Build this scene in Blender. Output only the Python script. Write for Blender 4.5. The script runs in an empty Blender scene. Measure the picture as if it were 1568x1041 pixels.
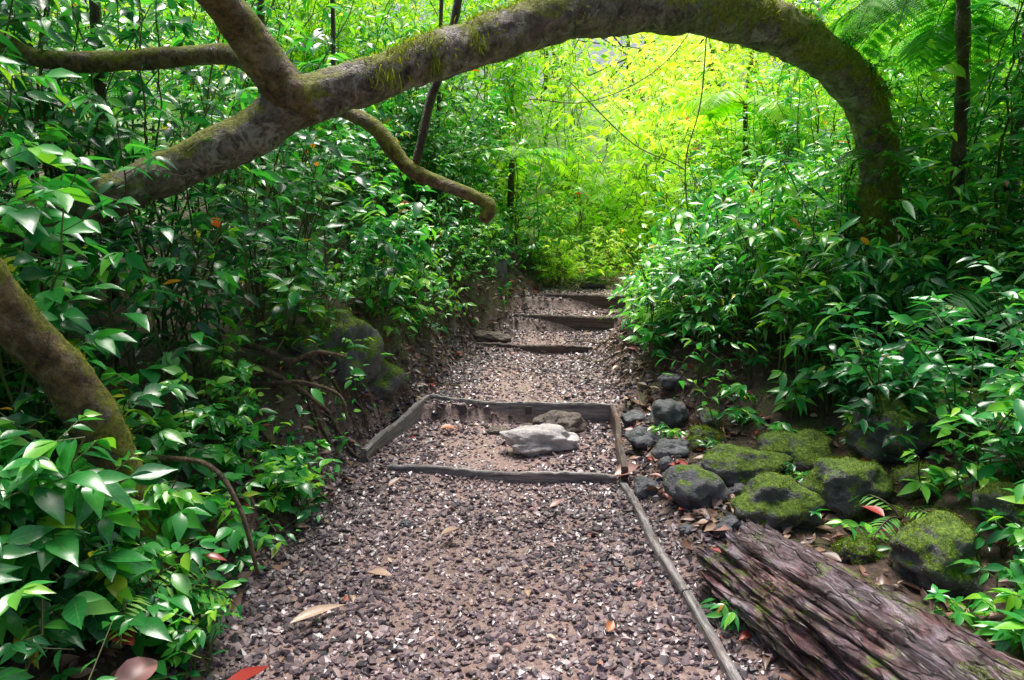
import bpy, math, random, bmesh
import numpy as np
from mathutils import Vector, Matrix, noise
rng=np.random.default_rng(11); random.seed(11)
scene=bpy.context.scene
U=rng.uniform

# ------------------------------------------------------------ helpers
def link(ob,parent=None):
    scene.collection.objects.link(ob)
    if parent is not None: ob.parent=parent
    return ob
def empty(name):
    e=bpy.data.objects.new(name,None); e.empty_display_size=.1; return link(e)
def np_mesh(name,V,F,mat,attr=None,smooth=True,parent=None):
    me=bpy.data.meshes.new(name)
    V=np.asarray(V,dtype=np.float32); F=np.asarray(F,dtype=np.int32)
    me.vertices.add(len(V)); me.vertices.foreach_set('co',V.ravel())
    k=F.shape[1]; me.loops.add(F.size); me.loops.foreach_set('vertex_index',F.ravel())
    me.polygons.add(len(F)); me.polygons.foreach_set('loop_start',np.arange(0,F.size,k,dtype=np.int32))
    me.update(calc_edges=True)
    me.polygons.foreach_set('use_smooth',np.full(len(F),smooth,dtype=bool))
    if attr is not None:
        a=me.attributes.new('ld','FLOAT_VECTOR','POINT')
        a.data.foreach_set('vector',np.asarray(attr,dtype=np.float32).ravel())
    me.materials.append(mat); me.update()
    return link(bpy.data.objects.new(name,me),parent)
def sstep(t):
    t=np.clip(t,0,1); return t*t*(3-2*t)
def pn(x,y):
    return (np.sin(x*2.1+1.3*y+.5)*np.cos(y*1.7-.6*x)+.5*np.sin(4.7*x-3.1*y+1.)*np.cos(5.3*y+1.1*x)
            +.3*np.sin(11.3*x+7.7*y)*np.cos(9.1*y-6*x+2)+.15*np.sin(25*x-17*y)*np.cos(21*y+13*x))/1.6

# ------------------------------------------------------------ terrain
YL=[-20,2.3,3.25,4.2,4.5,5.4,6.9,7.7,8.3,9.3,10.5,13,30]
LX=[-1.0,-1.05,-1.08,-.95,-.92,-.66,-.40,.02,.2,.75,1.6,4,20]
RX=[.8,.80,.76,.70,.70,.80,.80,1.08,1.42,1.95,2.7,5,22]
PY=[-60,4.2,4.24,5.26,5.29,6.86,6.89,7.66,7.69,8.20,8.23,9.0,10.5,13,20,35,80]
PZ=[0,0,.025,.075,.185,.27,.315,.365,.475,.52,.63,.70,1.0,1.5,2.2,2.6,2.8]
SY=[-60,4.0,9.0,10.5,13,20,35,80]; SZ=[0,.03,.70,1.0,1.5,2.2,2.6,2.8]
def Lf(y): return np.interp(y,YL,LX)
def Rf(y): return np.interp(y,YL,RX)
def H(x,y):
    x=np.asarray(x,float); y=np.asarray(y,float)
    L=Lf(y)+.05*pn(x*0+1,y*3); R=Rf(y); pz=np.interp(y,PY,PZ); ps=np.interp(y,SY,SZ)
    dl=np.maximum(L-x,0); dr=np.maximum(x-R,0)
    bl=np.interp(y,[0,2,3.3,4.3,5.5,7,9,20],[.10,.10,.22,.48,.52,.38,.25,.2])
    br=np.interp(y,[0,4.2,5.2,7,9,20],[.22,.22,.30,.35,.3,.2]); bo=np.interp(y,[0,4.2,5.2,30],[.85,.85,.05,.05])
    base=np.where((dl>0)|(dr>0),pz+(ps-pz)*sstep((dl+dr)/.25),pz)
    z=base+bl*sstep(dl/.42)+.22*np.minimum(dl,8)*sstep(dl/.6)+br*sstep((dr-bo)/.8)+.14*np.minimum(dr,8)
    out=sstep((dl+dr)/.15)
    z=z+pn(x,y)*(.008+.055*out)
    z=z-.02*np.exp(-((x-(L+R)/2)/.35)**2)*(1-out)
    return z
def Hs(x,y): return float(H(x,y))

# ------------------------------------------------------------ materials
def newmat(name):
    m=bpy.data.materials.new(name); m.use_nodes=True
    nt=m.node_tree; nt.nodes.clear()
    return m,nt
def N(nt,typ,**kw):
    n=nt.nodes.new(typ)
    for k,v in kw.items(): setattr(n,k,v)
    return n
def ramp(nt,fac,stops):
    r=N(nt,'ShaderNodeValToRGB'); e=r.color_ramp.elements
    while len(e)<len(stops): e.new(.5)
    for i,(p,c) in enumerate(stops):
        e[i].position=p; e[i].color=(c[0],c[1],c[2],1) if not isinstance(c,(int,float)) else (c,c,c,1)
    nt.links.new(fac,r.inputs['Fac']); return r.outputs['Color']
def noise_n(nt,scale,detail=5,rough=.6,vec=None,dist=0):
    n=N(nt,'ShaderNodeTexNoise'); n.inputs['Scale'].default_value=scale; n.inputs['Detail'].default_value=detail
    n.inputs['Roughness'].default_value=rough; n.inputs['Distortion'].default_value=dist
    if vec is not None: nt.links.new(vec,n.inputs['Vector'])
    return n.outputs['Fac']
def mth(nt,op,a,b=None,clamp=False):
    m=N(nt,'ShaderNodeMath',operation=op); m.use_clamp=clamp
    for i,v in enumerate((a,b)):
        if v is None: continue
        if isinstance(v,(int,float)): m.inputs[i].default_value=v
        else: nt.links.new(v,m.inputs[i])
    return m.outputs[0]
def mix(nt,f,a,b,blend='MIX'):
    m=N(nt,'ShaderNodeMix',data_type='RGBA',blend_type=blend)
    for s,v in ((m.inputs[0],f),(m.inputs[6],a),(m.inputs[7],b)):
        if isinstance(v,(int,float)): s.default_value=v
        elif isinstance(v,tuple): s.default_value=(v[0],v[1],v[2],1)
        else: nt.links.new(v,s)
    return m.outputs[2]
def bump(nt,h,strength=.5,dist=.02):
    b=N(nt,'ShaderNodeBump'); b.inputs['Strength'].default_value=strength; b.inputs['Distance'].default_value=dist
    nt.links.new(h,b.inputs['Height']); return b.outputs['Normal']
def princ(nt,col,rough,normal=None,spec=.5):
    p=N(nt,'ShaderNodeBsdfPrincipled')
    if isinstance(col,tuple): p.inputs['Base Color'].default_value=(col[0],col[1],col[2],1)
    else: nt.links.new(col,p.inputs['Base Color'])
    if isinstance(rough,(int,float)): p.inputs['Roughness'].default_value=rough
    else: nt.links.new(rough,p.inputs['Roughness'])
    p.inputs['Specular IOR Level'].default_value=spec
    if normal is not None: nt.links.new(normal,p.inputs['Normal'])
    return p.outputs[0]
def out(nt,s): nt.links.new(s,N(nt,'ShaderNodeOutputMaterial').inputs['Surface'])
def objc(nt): return N(nt,'ShaderNodeTexCoord').outputs['Object']
def ldsep(nt):
    a=N(nt,'ShaderNodeAttribute',attribute_name='ld'); s=N(nt,'ShaderNodeSeparateXYZ'); nt.links.new(a.outputs['Vector'],s.inputs[0])
    return s.outputs

def leaf_mat(name,stops,rough=.3,trans=.35,tcol=(1.0,1.0,.35),tgain=2.2,spec=.5,detail=False):
    m,nt=newmat(name); o=ldsep(nt)
    col2=ramp(nt,o[2],stops); nrm=None
    if detail:
        ac=mth(nt,'ABSOLUTE',o[0]); rib=mth(nt,'LESS_THAN',ac,.05)
        col2=mix(nt,mth(nt,'MULTIPLY',rib,.3),col2,(.25,.5,.14))
        w=mth(nt,'SUBTRACT',o[1],mth(nt,'MULTIPLY',ac,.16))
        vein=mth(nt,'POWER',mth(nt,'ABSOLUTE',mth(nt,'SINE',mth(nt,'MULTIPLY',w,22))),6)
        nb=noise_n(nt,30,2,.5,objc(nt))
        col2=mix(nt,mth(nt,'MULTIPLY',nb,.45),col2,mix(nt,1.0,col2,(.5,.6,.6),'MULTIPLY'))
        col2=mix(nt,mth(nt,'MULTIPLY',vein,.08),col2,(.25,.5,.14))
        nrm=bump(nt,mth(nt,'ADD',vein,rib),-.35,.0025)
    p=princ(nt,col2,rough,nrm,spec)
    t=N(nt,'ShaderNodeBsdfTranslucent')
    tc=mix(nt,1.0,col2,(tcol[0]*tgain,tcol[1]*tgain,tcol[2]*tgain),'MULTIPLY')
    nt.links.new(tc,t.inputs['Color'])
    ms=N(nt,'ShaderNodeMixShader'); ms.inputs[0].default_value=trans
    nt.links.new(p,ms.inputs[1]); nt.links.new(t.outputs[0],ms.inputs[2]); out(nt,ms.outputs[0])
    return m
GREEN=[(0,(.008,.072,.030)),(.3,(.020,.20,.058)),(.6,(.06,.40,.07)),(.85,(.27,.66,.07)),(.91,(.62,.66,.04)),(.95,(.5,.26,.05)),(1,(.40,.05,.03))]
M_leaf=leaf_mat('broad_leaf',GREEN,.26,.36,tgain=1.8,spec=.8)
M_leafn=leaf_mat('broad_leaf_near',GREEN,.24,.32,tgain=1.8,spec=.85,detail=True)
M_back=leaf_mat('backlight_painted_leaf',[(0,(.06,.28,.02)),(.35,(.20,.55,.02)),(.7,(.55,.84,.05)),(.95,(.90,.96,.35)),(.97,(.6,.1,.03)),(1,(.6,.05,.03))],.4,.55,(1.0,1.0,.4),1.4)  # backlight and sky glow painted in: leaf colours lightened toward near-white yellow
M_fern=leaf_mat('fern_leaf',[(0,(.012,.10,.03)),(.5,(.06,.34,.05)),(1,(.32,.66,.05))],.40,.4,tgain=1.8)
M_moss=leaf_mat('moss_strand',[(0,(.035,.06,.008)),(.5,(.19,.28,.012)),(1,(.58,.64,.03))],.8,.3,spec=.15,tgain=1.4)
M_dead=leaf_mat('dead_leaf',[(0,(.06,.035,.03)),(.3,(.18,.10,.075)),(.55,(.34,.21,.14)),(.7,(.55,.40,.29)),(.8,(.36,.17,.16)),(.87,(.42,.045,.035)),(.94,(.24,.03,.03)),(1,(.65,.28,.08))],.36,.10,(1,1,.8),1.2,detail=False)

def bark_mat(name,moss=.0,dark=(.03,.02,.014),light=(.20,.155,.11),xgrad=None,lichen=.5):
    m,nt=newmat(name); c=objc(nt)
    n1=noise_n(nt,11,8,.72,c,.8); n2=noise_n(nt,48,6,.75,c); n3=noise_n(nt,3.2,6,.7,c,.5)
    col=ramp(nt,n1,[(.34,dark),(.5,tuple((a+b)/2 for a,b in zip(dark,light))),(.66,light)])
    col=mix(nt,ramp(nt,n2,[(.35,.85),(.6,0)]),col,mix(nt,1.0,col,(.25,.22,.2),'MULTIPLY'))
    lf=ramp(nt,noise_n(nt,8.5,7,.75,c,.8),[(.54,0),(.60,1)])
    col=mix(nt,mth(nt,'MULTIPLY',lf,lichen),col,(.60,.58,.48))
    g=N(nt,'ShaderNodeNewGeometry'); s=N(nt,'ShaderNodeSeparateXYZ'); nt.links.new(g.outputs['Normal'],s.inputs[0])
    sp=N(nt,'ShaderNodeSeparateXYZ'); nt.links.new(g.outputs['Position'],sp.inputs[0])
    f=mth(nt,'ADD',mth(nt,'MULTIPLY',s.outputs[2],.36),mth(nt,'MULTIPLY',n3,1.7))
    f=mth(nt,'ADD',f,moss-1.20)
    if xgrad: 
        gx=N(nt,'ShaderNodeMapRange'); gx.inputs[1].default_value=xgrad[0]; gx.inputs[2].default_value=xgrad[1]
        gx.inputs[3].default_value=0; gx.inputs[4].default_value=xgrad[2]; nt.links.new(sp.outputs[0],gx.inputs[0]); f=mth(nt,'ADD',f,gx.outputs[0])
    mf=ramp(nt,f,[(.0,0),(.12,1)])
    mc=ramp(nt,n2,[(.3,(.08,.09,.008)),(.5,(.25,.28,.015)),(.7,(.52,.54,.03))])
    col=mix(nt,mth(nt,'MULTIPLY',mf,.92),col,mc)
    rg=mth(nt,'ADD',mth(nt,'MULTIPLY',mf,.35),.36)
    hh=mth(nt,'ADD',mth(nt,'MULTIPLY',n1,1.0),mth(nt,'MULTIPLY',n2,.8))
    out(nt,princ(nt,col,rg,bump(nt,hh,1.0,.04),.5)); return m
M_bark=bark_mat('arch_bark',.21,(.045,.030,.020),(.60,.50,.38),(.0,1.2,.34),.75)
M_bark_y=bark_mat('mossy_bark',.37,(.05,.028,.014),(.52,.34,.14),None,.25)
M_stem=bark_mat('stem_bark',.1,(.03,.02,.012),(.20,.14,.07),None,.1)
M_root=bark_mat('root_bark',-.1,(.08,.05,.03),(.50,.34,.21),None,.1)
m,nt=newmat('plant_stem'); o=objc(nt); out(nt,princ(nt,ramp(nt,noise_n(nt,3,1,.5,o),[(.35,(.05,.035,.018)),(.65,(.10,.16,.03))]),.5)); M_st=m

def rock_mat(name,moss,dark=(.045,.045,.05),light=(.30,.30,.32)):
    m,nt=newmat(name); c=objc(nt)
    n1=noise_n(nt,9,8,.7,c); n2=noise_n(nt,60,5,.7,c); n3=noise_n(nt,6,6,.7,c,.4)
    col=ramp(nt,n1,[(.3,dark),(.7,light)])
    col=mix(nt,mth(nt,'MULTIPLY',n2,.7),col,mix(nt,1.0,col,(.35,.35,.35),'MULTIPLY'))
    g=N(nt,'ShaderNodeNewGeometry'); s=N(nt,'ShaderNodeSeparateXYZ'); nt.links.new(g.outputs['Normal'],s.inputs[0])
    f=mth(nt,'ADD',mth(nt,'ADD',mth(nt,'MULTIPLY',s.outputs[2],.45),mth(nt,'MULTIPLY',n3,1.5)),moss-1.12)
    mf=ramp(nt,f,[(0,0),(.16,1)])
    mc=ramp(nt,n2,[(.3,(.025,.05,.006)),(.5,(.09,.17,.012)),(.72,(.28,.38,.02))])
    col=mix(nt,mf,col,mc); rg=mth(nt,'ADD',mth(nt,'MULTIPLY',mf,.5),.28)
    out(nt,princ(nt,col,rg,bump(nt,mth(nt,'ADD',n1,n2),.8,.02),.55)); return m
M_rockmoss=rock_mat('mossy_stone',.26,(.03,.03,.034),(.26,.26,.28)); M_rock=rock_mat('wet_stone',-.12,(.035,.037,.042),(.30,.31,.34)); M_rocksome=rock_mat('partly_mossy_stone',.12,(.035,.037,.042),(.34,.35,.38))
M_slab=rock_mat('pale_stone',-.6,(.46,.40,.40),(.98,.92,.92)); M_rockbrown=rock_mat('brown_stone',-.4,(.07,.05,.045),(.32,.24,.20))

def wood_mat(name,dark,mid,light,mossy=0.0,scale=(2,40,40),rough=.5,warm=.8,bs=.012):
    m,nt=newmat(name); c=objc(nt); mp=N(nt,'ShaderNodeMapping'); mp.inputs['Scale'].default_value=scale; nt.links.new(c,mp.inputs[0])
    v=mp.outputs[0]
    n1=noise_n(nt,1.0,9,.78,v,.5); n3=noise_n(nt,3.,5,.7,v)
    n2=noise_n(nt,4,6,.6,c,.6)
    col=ramp(nt,n1,[(.36,dark),(.5,mid),(.64,light)])
    col=mix(nt,ramp(nt,n2,[(.48,0),(.62,warm)]),col,mix(nt,1.0,col,(1.0,.55,.42),'MULTIPLY'))
    col=mix(nt,ramp(nt,n3,[(.32,.9),(.42,0)]),col,dark)
    hh=mth(nt,'ADD',n1,mth(nt,'MULTIPLY',n3,.6))
    if mossy:
        vor=N(nt,'ShaderNodeTexVoronoi',feature='DISTANCE_TO_EDGE'); vor.inputs['Scale'].default_value=1.0
        mp2=N(nt,'ShaderNodeMapping'); mp2.inputs['Scale'].default_value=(5,17,17); nt.links.new(c,mp2.inputs[0])
        wv=N(nt,'ShaderNodeVectorMath',operation='ADD'); nz=N(nt,'ShaderNodeTexNoise'); nz.inputs['Scale'].default_value=1.3; nt.links.new(mp2.outputs[0],nz.inputs['Vector'])
        nt.links.new(mp2.outputs[0],wv.inputs[0]); nt.links.new(nz.outputs['Color'],wv.inputs[1]); nt.links.new(wv.outputs[0],vor.inputs['Vector'])
        crack=ramp(nt,vor.outputs['Distance'],[(.0,1),(.07,0)])
        col=mix(nt,mth(nt,'MULTIPLY',crack,.75),col,dark)
        hh=mth(nt,'SUBTRACT',hh,mth(nt,'MULTIPLY',crack,.5))
        f=ramp(nt,mth(nt,'ADD',noise_n(nt,7,8,.8,c,.5),mossy),[(.60,0),(.64,1)])
        col=mix(nt,mth(nt,'MULTIPLY',f,.75),col,ramp(nt,n3,[(.35,(.06,.10,.01)),(.65,(.26,.36,.06))]))
    out(nt,princ(nt,col,mth(nt,'ADD',mth(nt,'MULTIPLY',n1,.3),rough-.15),bump(nt,hh,1.0,bs),.55)); return m
M_log=wood_mat('weathered_log_wood',(.018,.010,.013),(.14,.088,.105),(.50,.42,.50),.05,(6,24,24),.34,.7,.022)
M_board=wood_mat('weathered_board',(.07,.06,.06),(.25,.235,.235),(.54,.51,.51),0,(3,45,45),.38,.2)
M_boarddk=wood_mat('wet_board',(.025,.018,.015),(.09,.065,.055),(.26,.21,.19),0,(3,45,45),.38,.6)
m,nt=newmat('galvanised_bracket'); out(nt,princ(nt,ramp(nt,noise_n(nt,60,4,.6,objc(nt)),[(.3,(.03,.02,.018)),(.7,(.12,.10,.10))]),.5)); M_metal=m

m,nt=newmat('forest_soil'); o=ldsep(nt); c=objc(nt)
n1=noise_n(nt,5,6,.7,c); n2=noise_n(nt,45,6,.75,c)
soil=ramp(nt,n2,[(.3,(.024,.015,.012)),(.55,(.095,.06,.045)),(.75,(.24,.16,.12))])
mossc=ramp(nt,n2,[(.35,(.03,.05,.008)),(.7,(.16,.24,.02))])
soil=mix(nt,ramp(nt,n1,[(.53,0),(.66,.75)]),soil,mossc)
soil=mix(nt,o[1],soil,ramp(nt,n1,[(.3,(.04,.14,.015)),(.7,(.22,.44,.03))]))
pathc=ramp(nt,n2,[(.3,(.12,.075,.07)),(.5,(.33,.225,.20)),(.72,(.56,.43,.39))])
col=mix(nt,o[0],soil,pathc)
out(nt,princ(nt,col,.48,bump(nt,mth(nt,'ADD',n2,n1),.9,.02),.5)); M_ground=m

m,nt=newmat('gravel_chips'); o=ldsep(nt); c=objc(nt)
col=ramp(nt,o[2],[(0,(.045,.038,.048)),(.25,(.13,.10,.115)),(.5,(.27,.20,.21)),(.78,(.47,.365,.36)),(1,(.80,.72,.73))])
col=mix(nt,mth(nt,'MULTIPLY',noise_n(nt,150,2,.6,c),.5),col,mix(nt,1.0,col,(.55,.45,.46),'MULTIPLY'))
out(nt,princ(nt,col,.30,None,.6)); M_gravel=m

# ------------------------------------------------------------ ground mesh
xs=np.concatenate([np.linspace(-60,-8,14),np.linspace(-7.5,-3,22),np.arange(-2.9,3.0,.035),np.linspace(3.05,8,24),np.linspace(9,60,14)])
ys=np.concatenate([np.linspace(-30,.5,16),np.arange(.6,9.6,.03),np.linspace(9.7,16,30),np.linspace(17,80,24)])
X,Y=np.meshgrid(xs,ys); Z=H(X,Y)
idx=np.arange(X.size).reshape(X.shape)
F=np.stack([idx[:-1,:-1],idx[:-1,1:],idx[1:,1:],idx[1:,:-1]],-1).reshape(-1,4)
dd=np.maximum(Lf(Y)-X,0)+np.maximum(X-Rf(Y),0)
pf=1-sstep((dd+.10*pn(X*3,Y*3))/.22)
pf=pf*(1-sstep((Y-9.4)/1.0)); gf=sstep((Y-8.9+.4*pn(X*2,Y*2))/1.2)*.9
np_mesh('ground',np.stack([X,Y,Z],-1).reshape(-1,3),F,M_ground,np.stack([pf,gf,pf*0],-1).reshape(-1,3))

# ------------------------------------------------------------ gravel
def ico():
    p=(1+5**.5)/2
    v=np.array([(-1,p,0),(1,p,0),(-1,-p,0),(1,-p,0),(0,-1,p),(0,1,p),(0,-1,-p),(0,1,-p),(p,0,-1),(p,0,1),(-p,0,-1),(-p,0,1)],float)/math.hypot(1,p)
    f=np.array([(0,11,5),(0,5,1),(0,1,7),(0,7,10),(0,10,11),(1,5,9),(5,11,4),(11,10,2),(10,7,6),(7,1,8),(3,9,4),(3,4,2),(3,2,6),(3,6,8),(3,8,9),(4,9,5),(2,4,11),(6,2,10),(8,6,7),(9,8,1)])
    return v,f
iv,jf=ico()
def chips(xy,size,tint,name,zo=.2):
    n=len(xy); protos=iv[None]*np.array([1,.78,.5])+U(-.26,.26,(40,12,3))*np.array([1,.8,.6])
    P=protos[rng.integers(0,40,n)]
    s=size[:,None,None]; V=P*s*np.stack([U(.8,1.4,n),U(.7,1.2,n),U(.7,1.2,n)],-1)[:,None,:]
    a=U(0,6.28,n); tx=rng.normal(0,.38,n); ty=rng.normal(0,.38,n)
    ca,sa=np.cos(a)[:,None],np.sin(a)[:,None]
    x=V[...,0]*ca-V[...,1]*sa; y=V[...,0]*sa+V[...,1]*ca
    z=V[...,2]+x*tx[:,None]+y*ty[:,None]
    b=H(xy[:,0],xy[:,1])+size*zo
    V=np.stack([x+xy[:,0,None],y+xy[:,1,None],z+b[:,None]],-1).reshape(-1,3)
    Fc=(jf[None]+(np.arange(n)*12)[:,None,None]).reshape(-1,3)
    T=np.repeat(tint,12); return np_mesh(name,V,Fc,M_gravel,np.stack([T*0,T*0,T],-1),smooth=False)
def gpts(n,y0,y1,ml=.12,mr=.05):
    y=U(y0,y1,n); L=Lf(y)-ml; R=Rf(y)+mr; x=L+(R-L)*U(0,1,n); return np.stack([x,y],-1)
parts=[gpts(20000,1.3,4.3),gpts(10000,4.3,7),gpts(4500,7,9.4)]
xy=np.concatenate(parts)
cx=(xy[:,0]-(Lf(xy[:,1])+Rf(xy[:,1]))/2)/((Rf(xy[:,1])-Lf(xy[:,1]))/2)
worn=np.exp(-(cx/.5)**2)*(.6+.6*pn(xy[:,0]*1.5,xy[:,1]*1.5))
keep=U(0,1,len(xy))>worn*.62
xy=xy[keep]; worn=np.clip(worn[keep],0,1.2); n=len(xy)
size=.0075+.017*U(0,1,n)**1.8; size*=1-.3*worn
tint=np.clip(.26+.19*rng.normal(0,1,n)+.34*worn,0,1)
chips(xy,size,tint,'gravel')
y=U(1.6,7,2600); x=Rf(y)+.05+np.abs(rng.normal(0,.3,2600)); xy=np.stack([x,y],-1)
y2=U(1.8,7,1500); x2=Lf(y2)-.05-np.abs(rng.normal(0,.12,1500)); xy=np.concatenate([xy,np.stack([x2,y2],-1)]); n=len(xy)
chips(xy,.010+.022*U(0,1,n)**4,np.clip(rng.normal(.25,.16,n),0,1),'loose_stones')

# ------------------------------------------------------------ leaf system
class Leaves:
    def __init__(s): s.a=[]
    def add(s,P,D,Nn,S,W,T,dr=None):
        P=np.atleast_2d(P); n=len(P)
        f=lambda v:np.broadcast_to(np.asarray(v,float),(n,)).copy()
        D=np.broadcast_to(D,(n,3)); Nn=np.broadcast_to(Nn,(n,3))
        s.a.append((P,D,Nn,f(S),f(W),f(T),f(.2 if dr is None else dr)))
    def build(s,name,mat,lod=1,mask=None,parent=None,fold=.28):
        P,D,Nn,S,W,T,Q=[np.concatenate([r[i] for r in s.a]) for i in range(7)]
        if mask is not None:
            k=mask(P+D*(S[:,None]*.6)); P,D,Nn,S,W,T,Q=[q[k] for q in (P,D,Nn,S,W,T,Q)]
        n=len(P)
        if n==0: return None
        D=D/np.linalg.norm(D,axis=1,keepdims=True); Yv=np.cross(Nn,D); Yv/=np.linalg.norm(Yv,axis=1,keepdims=True)+1e-9; Zv=np.cross(D,Yv)
        if lod==2: t=np.array([0,.08,.22,.38,.54,.72,.87,1]); w=np.array([.05,.36,.78,1,.92,.60,.24,.01])
        elif lod==1: t=np.array([0,.2,.46,.76,1]); w=np.array([.07,.78,1,.52,.02])
        else: t=np.array([0,.45,1]); w=np.array([.15,1,.05])
        m=len(t); lx=np.repeat(t,3); sd=np.tile([-1,0,1],m); ly=.5*np.repeat(w,3)*sd
        zz=fold*np.abs(ly)[None]*W[:,None]-Q[:,None]*(lx**2)[None]
        V=P[:,None]+S[:,None,None]*(D[:,None]*lx[None,:,None]+Yv[:,None]*(ly[None]*W[:,None])[...,None]+Zv[:,None]*zz[...,None])
        q=[]
        for i in range(m-1):
            for j in range(2): q.append((i*3+j,(i+1)*3+j,(i+1)*3+j+1,i*3+j+1))
        Fc=(np.array(q)[None]+(np.arange(n)*m*3)[:,None,None]).reshape(-1,4)
        A=np.stack([np.broadcast_to(sd,(n,m*3)),np.broadcast_to(lx,(n,m*3)),np.broadcast_to(np.clip(T,0,1)[:,None],(n,m*3))],-1).reshape(-1,3)
        return np_mesh(name,V.reshape(-1,3),Fc,mat,A,True,parent)
class Segs:
    def __init__(s): s.a=[]
    def add(s,A,B,ra,rb):
        A=np.atleast_2d(A); n=len(A); s.a.append((A,np.atleast_2d(B),np.broadcast_to(np.asarray(ra,float),(n,)).copy(),np.broadcast_to(np.asarray(rb,float),(n,)).copy()))
    def build(s,name,mat,k=4,mask=None,parent=None):
        A,B,ra,rb=[np.concatenate([r[i] for r in s.a]) for i in range(4)]
        if mask is not None:
            q=mask(B); A,B,ra,rb=A[q],B[q],ra[q],rb[q]
        n=len(A)
        if n==0: return
        D=B-A; D/=np.linalg.norm(D,axis=1,keepdims=True)+1e-9
        up=np.where(np.abs(D[:,2:3])>.9,np.array([[1.,0,0]]),np.array([[0,0,1.]])); Xv=np.cross(up,D); Xv/=np.linalg.norm(Xv,axis=1,keepdims=True)+1e-9; Yv=np.cross(D,Xv)
        a=np.arange(k)*2*math.pi/k; rr=Xv[:,None]*np.cos(a)[None,:,None]+Yv[:,None]*np.sin(a)[None,:,None]
        V=np.concatenate([A[:,None]+rr*ra[:,None,None],B[:,None]+rr*rb[:,None,None]],1)
        q=np.array([(i,(i+1)%k,(i+1)%k+k,i+k) for i in range(k)])
        Fc=(q[None]+(np.arange(n)*2*k)[:,None,None]).reshape(-1,4)
        return np_mesh(name,V.reshape(-1,3),Fc,mat,None,True,parent)

def shrub(lv,sg,base,h,nst=4,spread=.3,lean=(0,0),leaf=.11,tint=.4,node=.12,twl=.26,wid=.44,t0=.15,tw=7,up=0.0,sr=1.0,wg=.018):
    base=np.array(base,float); leaf=leaf*U(.7,1.25); wid=wid*U(.75,1.2); up=up+U(-.2,.3)
    for i in range(nst):
        ang=U(0,6.283); r=U(.2,1)*spread; hh=h*U(.45,1.0)
        off=np.array([math.cos(ang)*r+lean[0],math.sin(ang)*r+lean[1],0])*hh
        n=max(3,int(hh/node)); t=np.linspace(0,1,n+1)
        wig=np.cumsum(rng.normal(0,wg,(n+1,3)),0)*np.array([1,1,.3])
        pts=base+off*(t**1.5)[:,None]+np.stack([t*0,t*0,hh*t*(1-.12*t)],-1)+wig
        sg.add(pts[:-1],pts[1:],(.003+.0035*hh*(1-t[:-1]))*sr,(.003+.0035*hh*(1-t[1:]))*sr)
        k=t>=t0; q=pts[k]; tt=t[k]; m=len(q)
        az=U(0,6.28)+np.arange(m)*2.4+rng.normal(0,.3,m); ln=twl*(1.15-.65*tt)*U(.5,1.5,m)
        td=np.stack([np.cos(az),np.sin(az),U(.05,.7,m)],-1); e=q+td*ln[:,None]
        sg.add(q,e,.0025*sr,.0014)
        fr=np.array([.35,.4,.68,.72,.97,1.0,1.0])[:tw]; ps=np.array([1,-1,.95,-.95,.75,-.75,0])[:tw]
        nn=len(fr)
        P=q[:,None]+td[:,None]*(ln[:,None]*fr[None])[...,None]
        a2=az[:,None]+ps[None]+rng.normal(0,.3,(m,nn))
        D=np.stack([np.cos(a2),np.sin(a2),U(-.6,.3,(m,nn))+up],-1)
        Nn=np.stack([rng.normal(0,.42,(m,nn)),rng.normal(0,.42,(m,nn))-.3,np.ones((m,nn))],-1)
        S=leaf*U(.45,1.25,(m,nn)); T=tint+rng.normal(0,.15,(m,nn))+.28*(fr[None]>.9)*U(0,1,(m,nn))+.24*(tt[:,None]-.7)
        T=np.where(U(0,1,(m,nn))<.011,U(.88,1,(m,nn)),np.clip(T,0,.86))
        lv.add(P.reshape(-1,3),D.reshape(-1,3),Nn.reshape(-1,3),S.ravel(),U(wid*.85,wid*1.15,m*nn),T.ravel(),U(.05,.5,m*nn))

def mask(Q):
    x,y,z=Q[:,0],Q[:,1],Q[:,2]; n=len(x); g=H(x,y); jl=rng.normal(0,.06,n); dl=Lf(y)-x
    bad=(x>Lf(y)+.02+jl)&(x<Rf(y)+.05+jl)&(z<g+2.0)&(y<8.7)
    bad|=(np.sqrt(x*x+y*y+(z-1.6)**2)<1.25)|((y<1.2)&(np.abs(x)<1.6))
    bad|=(y<3.55)&(z>1.42)&(x>-.43*y)&(x<0)
    bad|=(y<2.45)&(z>1.6-.235*y)&(x<0)&(x>-2.2)
    bad|=(y>3.9)&(y<5.35)&(dl>-.1)&(dl<.66+jl*2)&(z<1.05+jl)&(U(0,1,n)<.93)
    bad|=(y>2.7)&(y<3.9)&(x>-.36*y)&(x<0)&(z>.38)&(U(0,1,n)<.92)
    r=x/np.maximum(y,.1)
    bad|=(y<5.4)&(x>0)&(r>.445)&(r<.525)&(z>1.6-.045*y+jl)
    bad|=(y<7.5)&(x>0)&(r<.445)&(z>1.6+np.interp(r,[.1,.2,.3,.44],[-.12,-.06,.04,.07])*y+jl*2)
    bad|=(x>0)&(x<Rf(y)+np.interp(y,[0,2,4.0,4.5,5.5,20],[1.30,1.2,1.0,.45,.10,.0])+jl*2)&(y<8.5)&(z<g+1.6)
    return ~bad

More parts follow.
